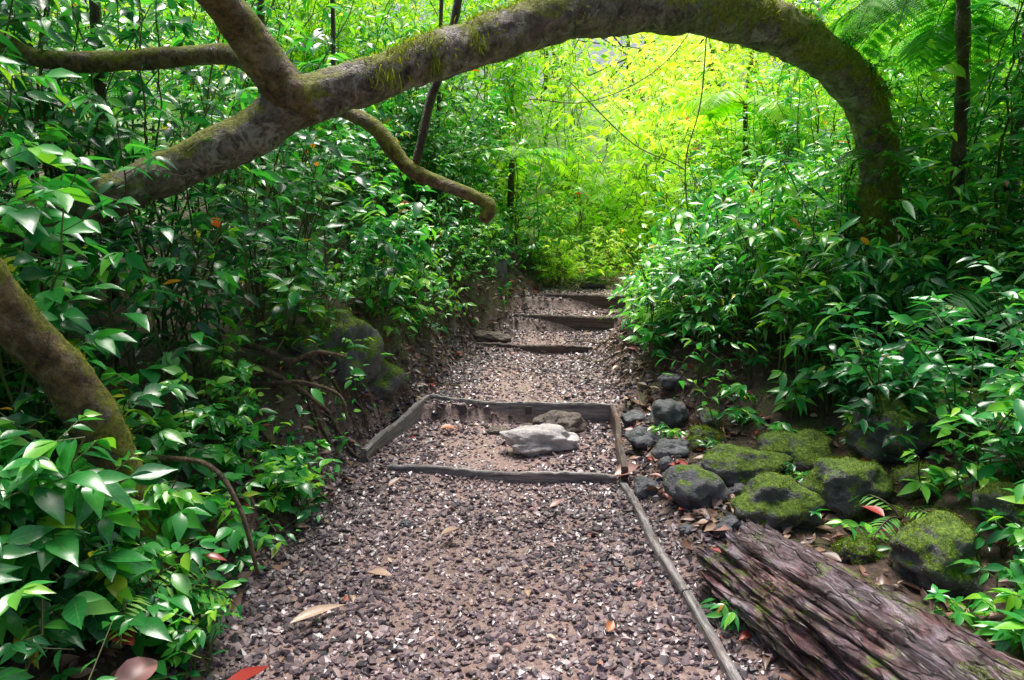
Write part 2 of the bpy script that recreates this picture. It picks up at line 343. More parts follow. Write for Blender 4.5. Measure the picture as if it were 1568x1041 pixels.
def plant(name,specs,mat=M_leafn,lod=2,mk=mask):
    e=empty(name); lv=Leaves(); sg=Segs()
    for s in specs: shrub(lv,sg,**s)
    sg.build('stems',M_st,4,mk,e); lv.build('leaves',mat,lod,mk,e)
    return e
for i in range(17):
    y=U(1.55,3.3); x=Lf(y)-U(.10,.8); h=U(.3,.8)
    plant('broadleaf_shrub',[dict(base=(x,y,Hs(x,y)-.02),h=h,nst=4,spread=.55,lean=(.14,-.08),leaf=U(.08,.13),tint=U(.15,.55),node=.11,twl=.20,wid=.47)])
for (x,y,h) in [(-1.40,2.25,.85),(-1.25,2.35,.6),(-1.6,2.15,1.0)]:
    plant('broadleaf_shrub',[dict(base=(x,y,Hs(x,y)-.02),h=h,nst=5,spread=.3,lean=(.03,-.03),leaf=.11,tint=U(.25,.5),node=.10,twl=.20,wid=.47)])
for i in range(14):
    y=U(1.9,3.4); x=Lf(y)-U(.7,2.1); h=U(.7,1.35)
    plant('broadleaf_shrub',[dict(base=(x,y,Hs(x,y)-.02),h=h,nst=5,spread=.35,lean=(.12,-.05),leaf=U(.08,.13),tint=U(.15,.55),node=.12,twl=.26,wid=.48)])
lv=Leaves(); sg=Segs()
for i in range(44):
    y=U(2.3,5.0); x=Lf(y)-U(.02,.5); h=U(.15,.5)
    shrub(lv,sg,(x,y,Hs(x,y)),h,3,.6,(.25,-.15),.085,U(.3,.65),.09,.16,.46)
e=empty('trailside_plants'); sg.build('stems',M_st,3,mask,e); lv.build('leaves',M_leaf,1,mask,e)
# ---- left tall shrubs
lv=Leaves(); sg=Segs()
for i in range(16):
    y=U(2.4,3.7); x=-U(.55,1.1)*y-U(.1,.6); h=U(1.8,2.9)
    shrub(lv,sg,(x,y,Hs(x,y)),h,4,.22,(.05,0),.125,U(.2,.55),.13,.3,.46)
for i in range(88):
    y=U(3.4,9.6); x=Lf(y)-.3-3.4*U(0,1)**1.25; d=Lf(y)-x
    h=min(.6+d*1.6,U(1.7,3.7))
    shrub(lv,sg,(x,y,Hs(x,y)),h,4,.34,(.10,-.05),.11,U(.1,.6)+.04*(y-5),.125,.30,.42)
for i in range(70):
    y=U(3.6,9); x=Lf(y)-U(.12,.6); h=U(.3,.8)
    shrub(lv,sg,(x,y,Hs(x,y)),h,3,.5,(.15,-.15),.075,U(.4,.75),.09,.18,.42)
e=empty('undergrowth_foliage'); sg.build('stems',M_st,3,mask,e); lv.build('leaves',M_leaf,1,mask,e)
# ---- right side
lv=Leaves(); sg=Segs()
for i in range(58):
    y=U(2.0,5.3); x=max(Rf(y)+1.2,0)+2.6*U(0,1)**1.3; h=U(.35,1.2)
    shrub(lv,sg,(x,y,Hs(x,y)),h,4,.4,(-.12,-.10),.11,U(.2,.65),.12,.22,.38)
for i in range(50):
    y=U(4.35,7.2); x=Rf(y)+np.interp(y,[4.3,5.5],[.65,.3])+1.8*U(0,1)**1.4; h=U(.3,1.2)
    shrub(lv,sg,(x,y,Hs(x,y)),h,4,.45,(-.15,-.15),.10,U(.25,.75),.12,.22,.36)
for i in range(46):
    y=U(4.5,7.6); x=y*U(.2,.62)+.1; h=U(1.1,2.3)
    if x<Rf(y)+.35: continue
    shrub(lv,sg,(x,y,Hs(x,y)),h,3,.28,(-.05,-.05),.135,U(.3,.75),.13,.18,.28,.3,up=-.05)
for i in range(26):
    y=U(3.2,6.0); x=max(3.0,.62*y)+U(.1,1.8); h=U(1.8,3.2)
    shrub(lv,sg,(x,y,Hs(x,y)),h,4,.25,(-.05,0),.115,U(.2,.6),.13,.28,.34)
for i in range(74):
    y=U(5.4,10.5); x=Rf(y)+.3+3.4*U(0,1)**1.2; d=x-Rf(y)
    h=min(.5+d*1.2,U(1.4,2.8))
    shrub(lv,sg,(x,y,Hs(x,y)),h,4,.34,(-.08,-.08),.115,U(.35,.8)+.03*(y-6),.125,.28,.38)
e=empty('undergrowth_foliage'); sg.build('stems',M_st,3,mask,e); lv.build('leaves',M_leaf,1,mask,e)
for (x,y,h,l) in [(.84,2.62,.14,.07),(1.62,4.15,.25,.10),(1.95,3.3,.28,.10),(2.15,2.75,.35,.12),(1.9,2.25,.35,.12),(2.3,2.3,.5,.13),(1.5,3.75,.12,.06),(2.4,3.2,.5,.12),(1.55,3.05,.15,.08),(2.0,1.95,.35,.12),
    (1.9,4.0,.3,.1),(1.75,4.4,.4,.1),(2.2,3.5,.4,.11),(2.05,3.1,.25,.1),(1.45,4.5,.3,.09),(1.0,4.55,.12,.06),(1.2,4.15,.12,.06),(1.85,2.55,.2,.09),(1.5,3.55,.14,.07),(2.3,2.6,.4,.12),(1.95,2.05,.4,.12),(1.75,2.4,.22,.1),(1.8,2.15,.3,.1),(2.0,2.5,.3,.1),(1.95,2.75,.25,.09),(2.25,3.0,.3,.1),(1.6,2.5,.15,.08),(1.7,2.25,.2,.09)]:
    plant('seedling_plant',[dict(base=(x,y,Hs(x,y)),h=h,nst=2,spread=.4,leaf=l,tint=U(.35,.7),node=.07,twl=.08,wid=.36)],mk=None)
# ---- back
lv=Leaves(); sg=Segs()
for i in range(175):
    y=U(9.2,17); x=U(-.62,.72)*y+0.5
    if Lf(y)-.2<x<Rf(y)+.2 and y<10: continue
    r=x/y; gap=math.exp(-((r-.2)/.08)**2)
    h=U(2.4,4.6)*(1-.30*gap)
    shrub(lv,sg,(x,y,Hs(x,y)),h,4,.42,(0,-.08),.14,U(.2,.6)+.45*gap,.16,.36,.42,.05,sr=.7,wg=.035)  # paler tint around the opening imitates bright sky glow in leaf colour
for i in range(260):
    y=U(8.7,12.5); x=U(-1.5,4.5)
    shrub(lv,sg,(x,y,Hs(x,y)),U(.2,.8),3,.5,(0,-.1),.085,U(.35,.8),.10,.2,.42,sr=.7)
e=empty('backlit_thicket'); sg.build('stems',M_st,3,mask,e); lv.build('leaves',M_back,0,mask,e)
# ---- distant forest
lv=Leaves(); sg=Segs()
for i in range(52):
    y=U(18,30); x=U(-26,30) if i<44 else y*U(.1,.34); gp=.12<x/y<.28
    z=Hs(x,y); h=U(6,10)*(.62 if gp else 1); sg.add([x,y,z],[x+U(-.5,.5),y,z+h*.8],.09,.04)
    for k in range(9):
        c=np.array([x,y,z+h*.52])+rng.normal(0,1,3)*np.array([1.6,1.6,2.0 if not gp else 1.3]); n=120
        P=c+rng.normal(0,.65,(n,3)); D=rng.normal(0,1,(n,3)); D[:,2]*=.4
        sg.add([x,y,z+h*.45],c,.03,.012)
        lv.add(P,D,rng.normal(0,.4,(n,3))+np.array([0,0,1]),U(.2,.36,n),.45,np.clip(U(.3,.9,n)+.35*gp,0,.95),.2)  # trees in the opening get paler leaves, brightness put into the tint
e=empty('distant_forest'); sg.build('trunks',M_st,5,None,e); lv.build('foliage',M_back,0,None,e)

# ---- ground cover
lv=Leaves(); sg=Segs()
n=0
while n<1100:
    y=U(1.6,10); x=U(-3.5,4.5); dl=Lf(y)-x; dr=x-Rf(y)
    if max(dl,dr)<.08: continue
    if 0<dr<1.0 and y<4.5 and U(0,1)<.8: continue
    if 0<dr<.5 and U(0,1)<.7: continue
    if 0<dl<.2 and U(0,1)<.5: continue
    n+=1; z=Hs(x,y); k=6; a=U(0,6.28)+np.arange(k)*6.28/k+rng.normal(0,.2,k)
    D=np.stack([np.cos(a),np.sin(a),U(-.1,.6,k)],-1); hh=U(.02,.12)
    sg.add([x,y,z-.02],[x,y,z+hh],.002,.0015)
    lv.add(np.tile([x,y,z+hh],(k,1)),D,np.stack([rng.normal(0,.3,k),rng.normal(0,.3,k),np.ones(k)],-1),U(.03,.07,k),.45,np.clip(rng.normal(.5,.13,k),0,.9),.3)
e=empty('ground_cover_plants'); sg.build('stems',M_st,3,None,e); lv.build('leaves',M_leaf,1,None,e)

# ------------------------------------------------------------ trunks
def crom(pts,rad,step):
    P=np.array(pts,float); R=np.array(rad,float)
    Pe=np.vstack([2*P[0]-P[1],P,2*P[-1]-P[-2]]); o=[];ro=[]
    for i in range(len(P)-1):
        p0,p1,p2,p3=Pe[i:i+4]; n=max(2,int(np.linalg.norm(p2-p1)/step))
        for t in np.arange(n)/n:
            o.append(.5*((2*p1)+(-p0+p2)*t+(2*p0-5*p1+4*p2-p3)*t*t+(-p0+3*p1-3*p2+p3)*t**3)); ro.append(R[i]+(R[i+1]-R[i])*t)
    o.append(P[-1]); ro.append(R[-1]); return np.array(o),np.array(ro)
def tube(name,pts,rad,mat,sides=28,step=.025,amp=.16,parent=None,freq=5):
    C,R=crom(pts,rad,step); T=np.gradient(C,axis=0); T/=np.linalg.norm(T,axis=1,keepdims=True)
    nrm=np.cross(T[0],[0.1,0.2,1]); nrm/=np.linalg.norm(nrm); V=[];Nn=[]
    for i in range(len(C)):
        nrm=nrm-T[i]*np.dot(nrm,T[i]); nrm/=np.linalg.norm(nrm); b=np.cross(T[i],nrm)
        for j in range(sides):
            a=2*math.pi*j/sides; d=nrm*math.cos(a)+b*math.sin(a); p=C[i]+d*R[i]
            q=Vector(p)
            k=noise.noise(q*freq)*amp+noise.noise(q*freq*3.7)*amp*.5+noise.noise(q*freq*11)*amp*.3
            V.append(p+d*R[i]*k); Nn.append(d)
    n=len(C); V.append(C[0]); V.append(C[-1]); 
    Fq=[]
    for i in range(n-1):
        for j in range(sides): Fq.append((i*sides+j,(i+1)*sides+j,(i+1)*sides+(j+1)%sides,i*sides+(j+1)%sides))
    me=bpy.data.meshes.new(name); F2=[tuple(f[::-1]) for f in Fq]
    for j in range(sides):
        F2.append((n*sides,(j+1)%sides,j)); F2.append((n*sides+1,(n-1)*sides+j,(n-1)*sides+(j+1)%sides))
    me.from_pydata([tuple(v) for v in V],[],F2); me.materials.append(mat)
    me.polygons.foreach_set('use_smooth',[True]*len(F2)); me.update()
    ob=link(bpy.data.objects.new(name,me),parent); return ob,np.array(V[:-2]),np.array(Nn)

arch=empty('arching_tree')
_,AV,AN=tube('trunk',[(2.75,5.55,.15),(2.70,5.5,.7),(2.67,5.5,1.22),(2.67,5.5,1.79),(2.53,5.4,2.24),(2.24,5.25,2.517),(1.84,5.05,2.69),(1.26,4.8,2.80),(.82,4.55,2.76),(.34,4.3,2.65),(-.12,4.1,2.48),(-.60,3.9,2.28),(-1.06,3.75,2.10),(-1.30,3.7,1.95),(-1.77,3.6,1.72),(-2.4,3.5,1.45),(-3.0,3.4,.9),(-3.2,3.35,.3)],
   [.26,.19,.155,.14,.135,.14,.148,.155,.145,.13,.118,.112,.118,.105,.10,.11,.13,.16],M_bark,44,.018,.17,arch)
tube('fork_branch',[(-1.0,3.78,2.09),(-1.10,3.66,2.19),(-1.17,3.58,2.33),(-1.24,3.4,2.46),(-1.30,3.2,2.60),(-1.45,2.9,2.95),(-1.5,2.6,3.5)],[.115,.108,.09,.08,.075,.07,.06],M_bark_y,28,.02,.17,arch)
tube('side_branch',[(-1.15,3.75,2.18),(-1.44,4.0,2.38),(-1.91,4.1,2.38),(-2.36,4.1,2.37),(-2.69,4.15,2.47),(-3.3,4.2,2.9)],[.055,.052,.055,.05,.05,.045],M_bark_y,18,.025,.2,arch)
bb=empty('broken_branch')
tube('limb',[(-1.5,4.9,2.35),(-1.1,4.7,2.22),(-.84,4.6,2.10),(-.63,4.6,1.855),(-.41,4.6,1.75),(-.235,4.6,1.68),(-.14,4.6,1.62),(-.18,4.58,1.53)],[.035,.04,.045,.05,.038,.04,.045,.035],M_bark_y,18,.02,.25,bb)
tube('upright_stem',[(-.60,4.62,1.84),(-.55,4.6,1.99),(-.483,4.6,2.255),(-.38,4.6,2.515),(-.30,4.6,2.88),(-.2,4.7,3.5)],[.03,.027,.026,.025,.024,.02],M_stem,12,.03,.15,bb)
t=empty('leaning_trunk')
_,LV,LN=tube('trunk',[(-1.85,2.0,2.0),(-1.75,2.2,1.66),(-1.68,2.3,1.44),(-1.63,2.4,1.25),(-1.54,2.5,1.02),(-1.48,2.6,.7),(-1.46,2.7,.2)],[.065,.068,.072,.076,.082,.09,.12],M_bark_y,28,.022,.2,t)
nz=np.array([noise.noise(Vector(v)*7) for v in LV]); pr=np.clip(nz*2+LN[:,2]*.6+.2,0,1); pr/=pr.sum(); k=3500; ii=rng.choice(len(LV),k,p=pr)
lv=Leaves(); lv.add(LV[ii]+rng.normal(0,.005,(k,3)),LN[ii]+rng.normal(0,.5,(k,3)),rng.normal(0,1,(k,3)),U(.004,.014,k),.3,np.clip(rng.normal(.45,.2,k),0,1),.3); lv.build('moss',M_moss,0,None,t)
t=empty('slender_tree'); tube('trunk',[(-2.75,3.2,.3),(-2.45,3.3,1.5),(-2.35,3.3,1.8),(-2.5,3.2,2.6),(-2.6,3.1,3.6)],[.06,.05,.05,.045,.04],M_bark_y,14,.03,.15,t)
for (x,y,dx,h,r) in [(-1.9,5.6,.2,3.8,.028),(-1.45,6.8,-.3,3.6,.022),(-.9,8.3,.25,4,.025),(-2.6,4.8,.1,4,.035)]:
    t=empty('slender_tree'); z=Hs(x,y)
    tube('trunk',[(x,y,z-.1),(x+dx*.4,y,z+h*.35),(x+dx*.5+.04,y,z+h*.7),(x+dx,y,z+h)],[r*1.2,r,r*.9,r*.6],M_stem,10,.06,.15,t)

lv=Leaves()
sel=np.where((AV[:,0]>-.9)&(AN[:,2]>-.55))[0]
pr=np.clip((AV[sel,0]+.9)/1.6,0.03,1)*np.clip(AN[sel,2]+.6,0,1.3)*np.clip(.3+1.8*np.array([noise.noise(Vector(AV[i])*4) for i in sel]),0,2)
pr*=np.where(AV[sel,2]<1.9,.25,1); pr=np.clip(pr,0,None); pr/=pr.sum()
NM=30000
ii=rng.choice(sel,NM,p=pr); P=AV[ii]+rng.normal(0,.010,(NM,3)); n=len(ii)
D=AN[ii]*U(.3,1,(n,1))+rng.normal(0,.4,(n,3)); D[:,2]-=.35*(1-np.clip(AN[ii,2],0,1))*2
lv.add(P-AN[ii]*.01,D,rng.normal(0,.6,(n,3))+AN[ii],.010+.032*U(0,1,n)**2.5,.2,np.clip(rng.normal(.6,.24,n),0,1),.5)
for k in range(150):
    i=rng.choice(sel,p=pr); m=46
    P=AV[i]+rng.normal(0,.020,(m,3)); D=np.stack([rng.normal(0,.22,m),rng.normal(0,.22,m),-U(.6,1,m)],-1)+AN[i]*.35
    lv.add(P,D,rng.normal(0,1,(m,3)),U(.02,.10,m),.05,np.clip(rng.normal(.55,.22,m),0,1),.1)
lv.build('moss',M_moss,0,None,arch)
lv=Leaves(); sg=Segs()
for (x,y,z) in [(.4,4.25,2.76),(1.9,5.0,2.80),(2.25,5.15,2.63),(2.5,5.25,2.35),(2.58,5.3,2.0),(-1.3,3.85,2.3),(2.62,5.32,1.7),(2.4,5.2,2.5),(2.75,5.3,1.5),(2.55,5.3,1.4)]:
    shrub(lv,sg,(x,y,z),U(.15,.3),3,.8,(0,-.3),.06,.65,.06,.1,.45)
sg.build('epiphyte_stems',M_st,3,None,arch); lv.build('epiphyte_leaves',M_leaf,1,None,arch)

# ------------------------------------------------------------ ferns
def frond(lv,sg,base,az,length,rise=.6,droop=1.1,tint=.5,bi=False,npin=22,pl=.20):
    n=npin; t=np.linspace(0,1,n+1); hx=np.array([math.cos(az),math.sin(az),0])
    el=rise-(rise+droop)*t; st=length/n
    d=hx[None]*np.cos(el)[:,None]+np.array([0,0,1])[None]*np.sin(el)[:,None]
    pts=np.array(base)+np.vstack([[0,0,0],np.cumsum(d[:-1]*st,0)])
    sg.add(pts[:-1],pts[1:],.006*(1-t[:-1])+.0015,.006*(1-t[1:])+.0015)
    side=np.cross([0,0,1],hx)
    for s in (-1,1):
        k=np.arange(3,n+1); tt=t[k]; L=length*pl*np.sin(np.clip((tt*.93+.07),0,1)*math.pi)**.7*1.25*U(.85,1.1,len(k))
        up=np.cross(d[k],side); up*=np.sign(up[:,2:3])+1e-6
        D=side*s+d[k]*.45+rng.normal(0,.07,(len(k),3)); D[:,2]-=.12; D/=np.linalg.norm(D,axis=1,keepdims=True)
        if not bi: lv.add(pts[k],D,up,L,.17,np.clip(tint+rng.normal(0,.08,len(k)),0,.92),.25)
        else:
            for a in range(len(k)):
                m=max(4,int(L[a]/.016)); f=np.linspace(.06,1,m); q=pts[k[a]]+D[a]*(L[a]*f)[:,None]; q[:,2]-=.2*L[a]*f**2
                sg.add(pts[k[a]],q[-1],.0012,.0006)
                for s2 in (-1,1):
                    sd=np.cross(up[a],D[a])*s2+D[a]*.5
                    lv.add(q,np.tile(sd,(m,1)),up[a],L[a]*.22*(1.05-f)+.006,.36,np.clip(tint+rng.normal(0,.07,m),0,.92),.1)
def fern(name,base,n,length,rise,droop,tint,bi=False,azs=None,trunk=None,lod=0,mat=M_fern,npin=22):
    e=empty(name); lv=Leaves(); sg=Segs()
    for i in range(n):
        az=azs[i] if azs else 6.283*i/n+U(-.25,.25)
        frond(lv,sg,base,az,length*U(.7,1.15),rise*U(.6,1.3),droop*U(.7,1.3),tint+U(-.12,.12),bi,npin)
    sg.build('rachis',M_st,3,None,e); lv.build('fronds',mat,lod,None,e)
    if trunk: tube('trunk',trunk[0],trunk[1],M_stem,14,.04,.25,e)
fern('tree_fern',(2.86,5.0,2.95),14,1.4,.5,1.2,.6,True,None,([(3.0,5.1,.2),(2.98,5.05,1.2),(2.93,5.0,2.2),(2.86,5.0,2.95)],[.055,.042,.04,.045]))
fern('tree_fern',(4.1,6.2,3.0),11,1.5,.5,1.0,.65,False,None,([(4.1,6.2,.6),(4.1,6.2,3.0)],[.07,.05]),npin=40)
fern('tree_fern',(.0,9.3,2.2),10,.95,.6,1.1,.40,False,None,([(-.05,9.3,.7),(.0,9.3,2.2)],[.05,.04]),0,M_back,32)
fern('tree_fern',(2.7,8.9,2.8),12,1.2,.5,1.0,.62,False,None,([(2.8,8.9,.8),(2.7,8.9,2.8)],[.03,.025]),0,M_back,42)
fern('fern',(2.5,5.25,1.95),8,.5,.5,1.2,.45,True,npin=16)
fern('fern',(3.0,4.6,1.0),10,1.0,.8,1.2,.4,False,npin=30)
fern('fern',(2.4,6.2,.8),9,.8,.8,1.1,.6,False,npin=26)
fern('fern',(1.7,6.0,.7),7,.6,.9,1.1,.65,False,npin=24)
fern('fern',(-1.3,2.35,.28),6,.35,.8,1.0,.85,False,npin=14)
fern('fern',(1.78,3.2,.2),5,.3,.8,1.0,.7,False,npin=14)
fern('fern',(2.6,4.0,.5),8,.6,.9,1.1,.5,False,npin=24)
fern('fern',(2.2,4.6,.5),8,.6,.9,1.1,.5,False,npin=24)
fern('fern',(-1.7,5.0,1.15),8,.6,.9,1.1,.55,False,npin=24)
fern('fern',(-1.1,6.6,1.0),8,.7,.9,1.1,.6,False,npin=26)

for pts in [[(.6,8,2.9),(1.3,8.2,2.3),(1.9,8.2,2.0),(2.4,8.2,1.4)],[(1.75,7,3.6),(1.72,7,2.6),(1.6,7,2.0),(1.7,7,1.2)],[(2.6,9.5,4.5),(1.9,9.4,3.4),(1.0,9.3,2.9),(.2,9.2,2.9)],[(-2.4,5.2,3.4),(-1.7,5.0,2.6),(-1.3,5,1.8),(-1.25,5,1.1)]]:
    tube('hanging_vine',pts,[.006]*4,M_root,6,.08,.2)

# ------------------------------------------------------------ rocks
def rock(name,x,y,r,sx=1.,sy=1.,sz=.7,mat=M_rockmoss,sink=.35,z=None,sub=5,amp=.45,fuzz=0):
    sd=Vector((U(-50,50),U(-50,50),U(-50,50)))
    bpy.ops.mesh.primitive_ico_sphere_add(subdivisions=sub,radius=1); ob=bpy.context.active_object; ob.name=name; ob.data.name=name
    zz=(Hs(x,y) if z is None else z)+r*sz*(1-sink*2)*.8
    for v in ob.data.vertices:
        p=v.co.copy(); k=1+noise.noise(p*.9+sd)*amp+noise.noise(p*2.3+sd)*amp*.5+noise.noise(p*7+sd)*amp*.14+noise.noise(p*18+sd)*amp*.05
        q=p*k*r; v.co=Vector((q.x*sx,q.y*sy,q.z*sz))
    ob.location=(x,y,zz); ob.rotation_euler=(U(-.15,.15),U(-.15,.15),U(-.5,.5))
    ob.data.polygons.foreach_set('use_smooth',[True]*len(ob.data.polygons)); ob.data.materials.append(mat); ob.data.update()
    if fuzz:
        co=np.array([v.co[:] for v in ob.data.vertices]); nn=np.array([v.normal[:] for v in ob.data.vertices])
        nz=np.array([noise.noise(Vector(c)*2.2/r+sd) for c in co])
        w=np.clip(nn[:,2]*.6+nz*2.4-.12,0,1); w/=w.sum(); ii=rng.choice(len(co),fuzz,p=w)
        lv=Leaves(); D=nn[ii]+rng.normal(0,.5,(fuzz,3))
        lv.add(co[ii]+rng.normal(0,.006,(fuzz,3)),D,rng.normal(0,1,(fuzz,3)),U(.004,.013,fuzz),.3,np.clip(rng.normal(.33,.2,fuzz),0,1),.3)
        lv.build('moss',M_moss,0,None,ob)
    return ob
for a in [(1.31,3.95,.20,1.15,.8,.6,M_rockmoss),(1.62,4.05,.19,1,.9,.65,M_rockmoss),(1.29,3.40,.18,1.05,.85,.75,M_rockmoss),(1.66,3.50,.19,1,1,.8,M_rockmoss),(2.05,3.8,.24,1,.9,.7,M_rockmoss),
          (1.74,2.82,.17,1,1,.8,M_rockmoss),(2.45,3.75,.26,1.1,.9,.6,M_rockmoss),(1.2,4.4,.10,1,1,.7,M_rockmoss),(2.1,2.9,.14,1,1,.8,M_rockmoss),(1.0,8.9,.13,1.2,1,.7,M_rockmoss),(-1.62,3.05,.14,1,1,.8,M_rockmoss),(1.5,3.0,.08,1,1,.8,M_rockmoss),(1.95,3.35,.10,1,1,.8,M_rockmoss)]:
    rock('mossy_rock',*a[:6],mat=a[6],fuzz=2600,sink=.22,amp=.42)
for a in [(.96,3.7,.14,1.15,.9,.75,M_rocksome),(.76,3.97,.075,1,1,.8,M_rock),(.97,4.3,.10,1.1,.9,.7,M_rock),(1.05,4.8,.12,1.1,.9,.85,M_rock),(.86,5.05,.09,1,1,.7,M_rock),(.84,4.55,.09,1,.9,.8,M_rock),(.9,4.1,.05,1,1,.8,M_rock),(1.1,4.05,.05,1.2,1,.6,M_rock),(1.15,5.2,.08,1,1,.8,M_rock),(1.3,4.7,.07,1,1,.8,M_rocksome),(1.05,3.35,.05,1,1,.7,M_rock),(-.55,3.6,.03,1,1,.7,M_rock),(1.0,3.3,.04,1,1,.7,M_rock),(.85,3.4,.035,1,1,.7,M_rock),(1.2,3.7,.05,1,1,.7,M_rock)]:
    rock('rock',*a[:6],mat=a[6],sink=.2,sub=4)
rock('mossy_rock',-1.16,4.95,.28,.9,.9,1.05,M_rockmoss,.05,z=.42,fuzz=6000,amp=.35)
rock('mossy_rock',-.98,5.12,.19,.9,.9,.9,M_rockmoss,.1,z=.3,fuzz=2500)
rock('mossy_rock',-1.35,4.75,.16,1,.9,.8,M_rockmoss,.1,z=.62,fuzz=2500)
rock('mossy_rock',-.28,8.3,.25,1,.9,1.0,M_rocksome,.1,z=.72)
rock('mossy_rock',1.35,5.9,.16,1.1,.9,.9,M_rockmoss,.15,fuzz=1500)
rock('pale_stone_slab',.21,4.70,.24,1.1,.62,.36,M_slab,.05,sub=5,amp=.5)
rock('brown_rock',.32,5.03,.19,1.1,.55,.5,M_rockbrown,.25)
rock('brown_rock',-.22,7.12,.13,1.5,.8,.5,M_rockbrown,.2)
rock('rock',-.1,5.05,.06,1.2,.9,.6,M_rockbrown,.2,sub=3); rock('rock',.12,5.12,.05,1.2,.9,.6,M_rockbrown,.2,sub=3)

# ------------------------------------------------------------ boards
def board(name,p0,p1,h,th,mat,parent,seed=0):
    p0=np.array(p0,float); p1=np.array(p1,float); d=p1-p0; L=np.linalg.norm(d); d/=L; s=np.array([-d[1],d[0],0]); s/=np.linalg.norm(s)
    n=max(6,int(L/.03)); pr=[(-.5,-1),(-.5,-.5),(-.5,-.06),(-.38,0),(.0,.003),(.38,0),(.5,-.06),(.5,-.5),(.5,-1)]
    V=[];m=len(pr)
    for i in range(n+1):
        t=i/n; c=p0+d*L*t; w=noise.noise(Vector((t*2.2,seed,0)))*.024; zz=noise.noise(Vector((t*3.1,seed,5)))*.018
        e=.011*noise.noise(Vector((t*25,seed,9)))
        for (a,b) in pr: V.append(c+s*(a*th+w)+np.array([0,0,b*h+zz+(e if b>-.1 else 0)]))
    F=[]
    for i in range(n):
        for j in range(m): F.append((i*m+j,i*m+(j+1)%m,(i+1)*m+(j+1)%m,(i+1)*m+j))
    F.append(tuple(range(m))[::-1]); F.append(tuple(n*m+j for j in range(m)))
    me=bpy.data.meshes.new(name); org=p0
    R=np.stack([d,s,np.cross(d,s)],0); Vl=[(R@(v-org)) for v in V]
    me.from_pydata([tuple(v) for v in Vl],[],F); me.materials.append(mat); me.update()
    ob=link(bpy.data.objects.new(name,me),parent)
    ob.matrix_world=Matrix([[R[0][i],R[1][i],R[2][i],org[i]] for i in range(3)]+[[0,0,0,1]])
    bm=bmesh.new(); bm.from_mesh(me); bmesh.ops.recalc_face_normals(bm,faces=bm.faces); bm.to_mesh(me); bm.free()
    return ob
e=empty('timber_path_edging')
board('edge_board',(.64,4.12,.045),(.72,2.85,.045),.14,.038,M_board,e,seed=1)
board('edge_board',(.725,2.83,.05),(.83,1.2,.045),.14,.038,M_board,e,seed=2)
e=empty('timber_step')
board('riser_board',(-.76,4.32,.06),(.62,4.17,.055),.12,.032,M_board,e,seed=3)
board('right_board',(.655,4.10,.13),(.735,5.20,.205),.2,.04,M_boarddk,e,seed=4)
board('left_board',(-.93,4.45,.12),(-.64,5.42,.225),.2,.04,M_board,e,seed=5)
e=empty('timber_step')
board('riser_board',(-.62,5.43,.225),(-.25,5.32,.205),.2,.035,M_board,e,seed=6)
board('riser_board',(-.245,5.32,.205),(.76,5.22,.205),.2,.035,M_board,e,seed=7)
for bx in (-.36,.12):
    yy=5.23+(.12-bx)*.09
    bpy.ops.mesh.primitive_cube_add(size=1,location=(bx,yy,.155)); b=bpy.context.active_object; b.name='bracket'; b.scale=(.05,.012,.06); b.parent=e; b.data.materials.append(M_metal)
    md=b.modifiers.new('bev','BEVEL'); md.width=.08
e=empty('timber_step'); board('riser_board',(-.42,6.98,.345),(.72,6.84,.335),.14,.045,M_boarddk,e,seed=8)
e=empty('timber_step'); board('riser_board',(.02,7.80,.51),(1.06,7.60,.50),.2,.05,M_boarddk,e,seed=9)
e=empty('timber_step'); board('riser_board',(.22,8.36,.67),(1.42,8.14,.655),.2,.05,M_boarddk,e,seed=10)

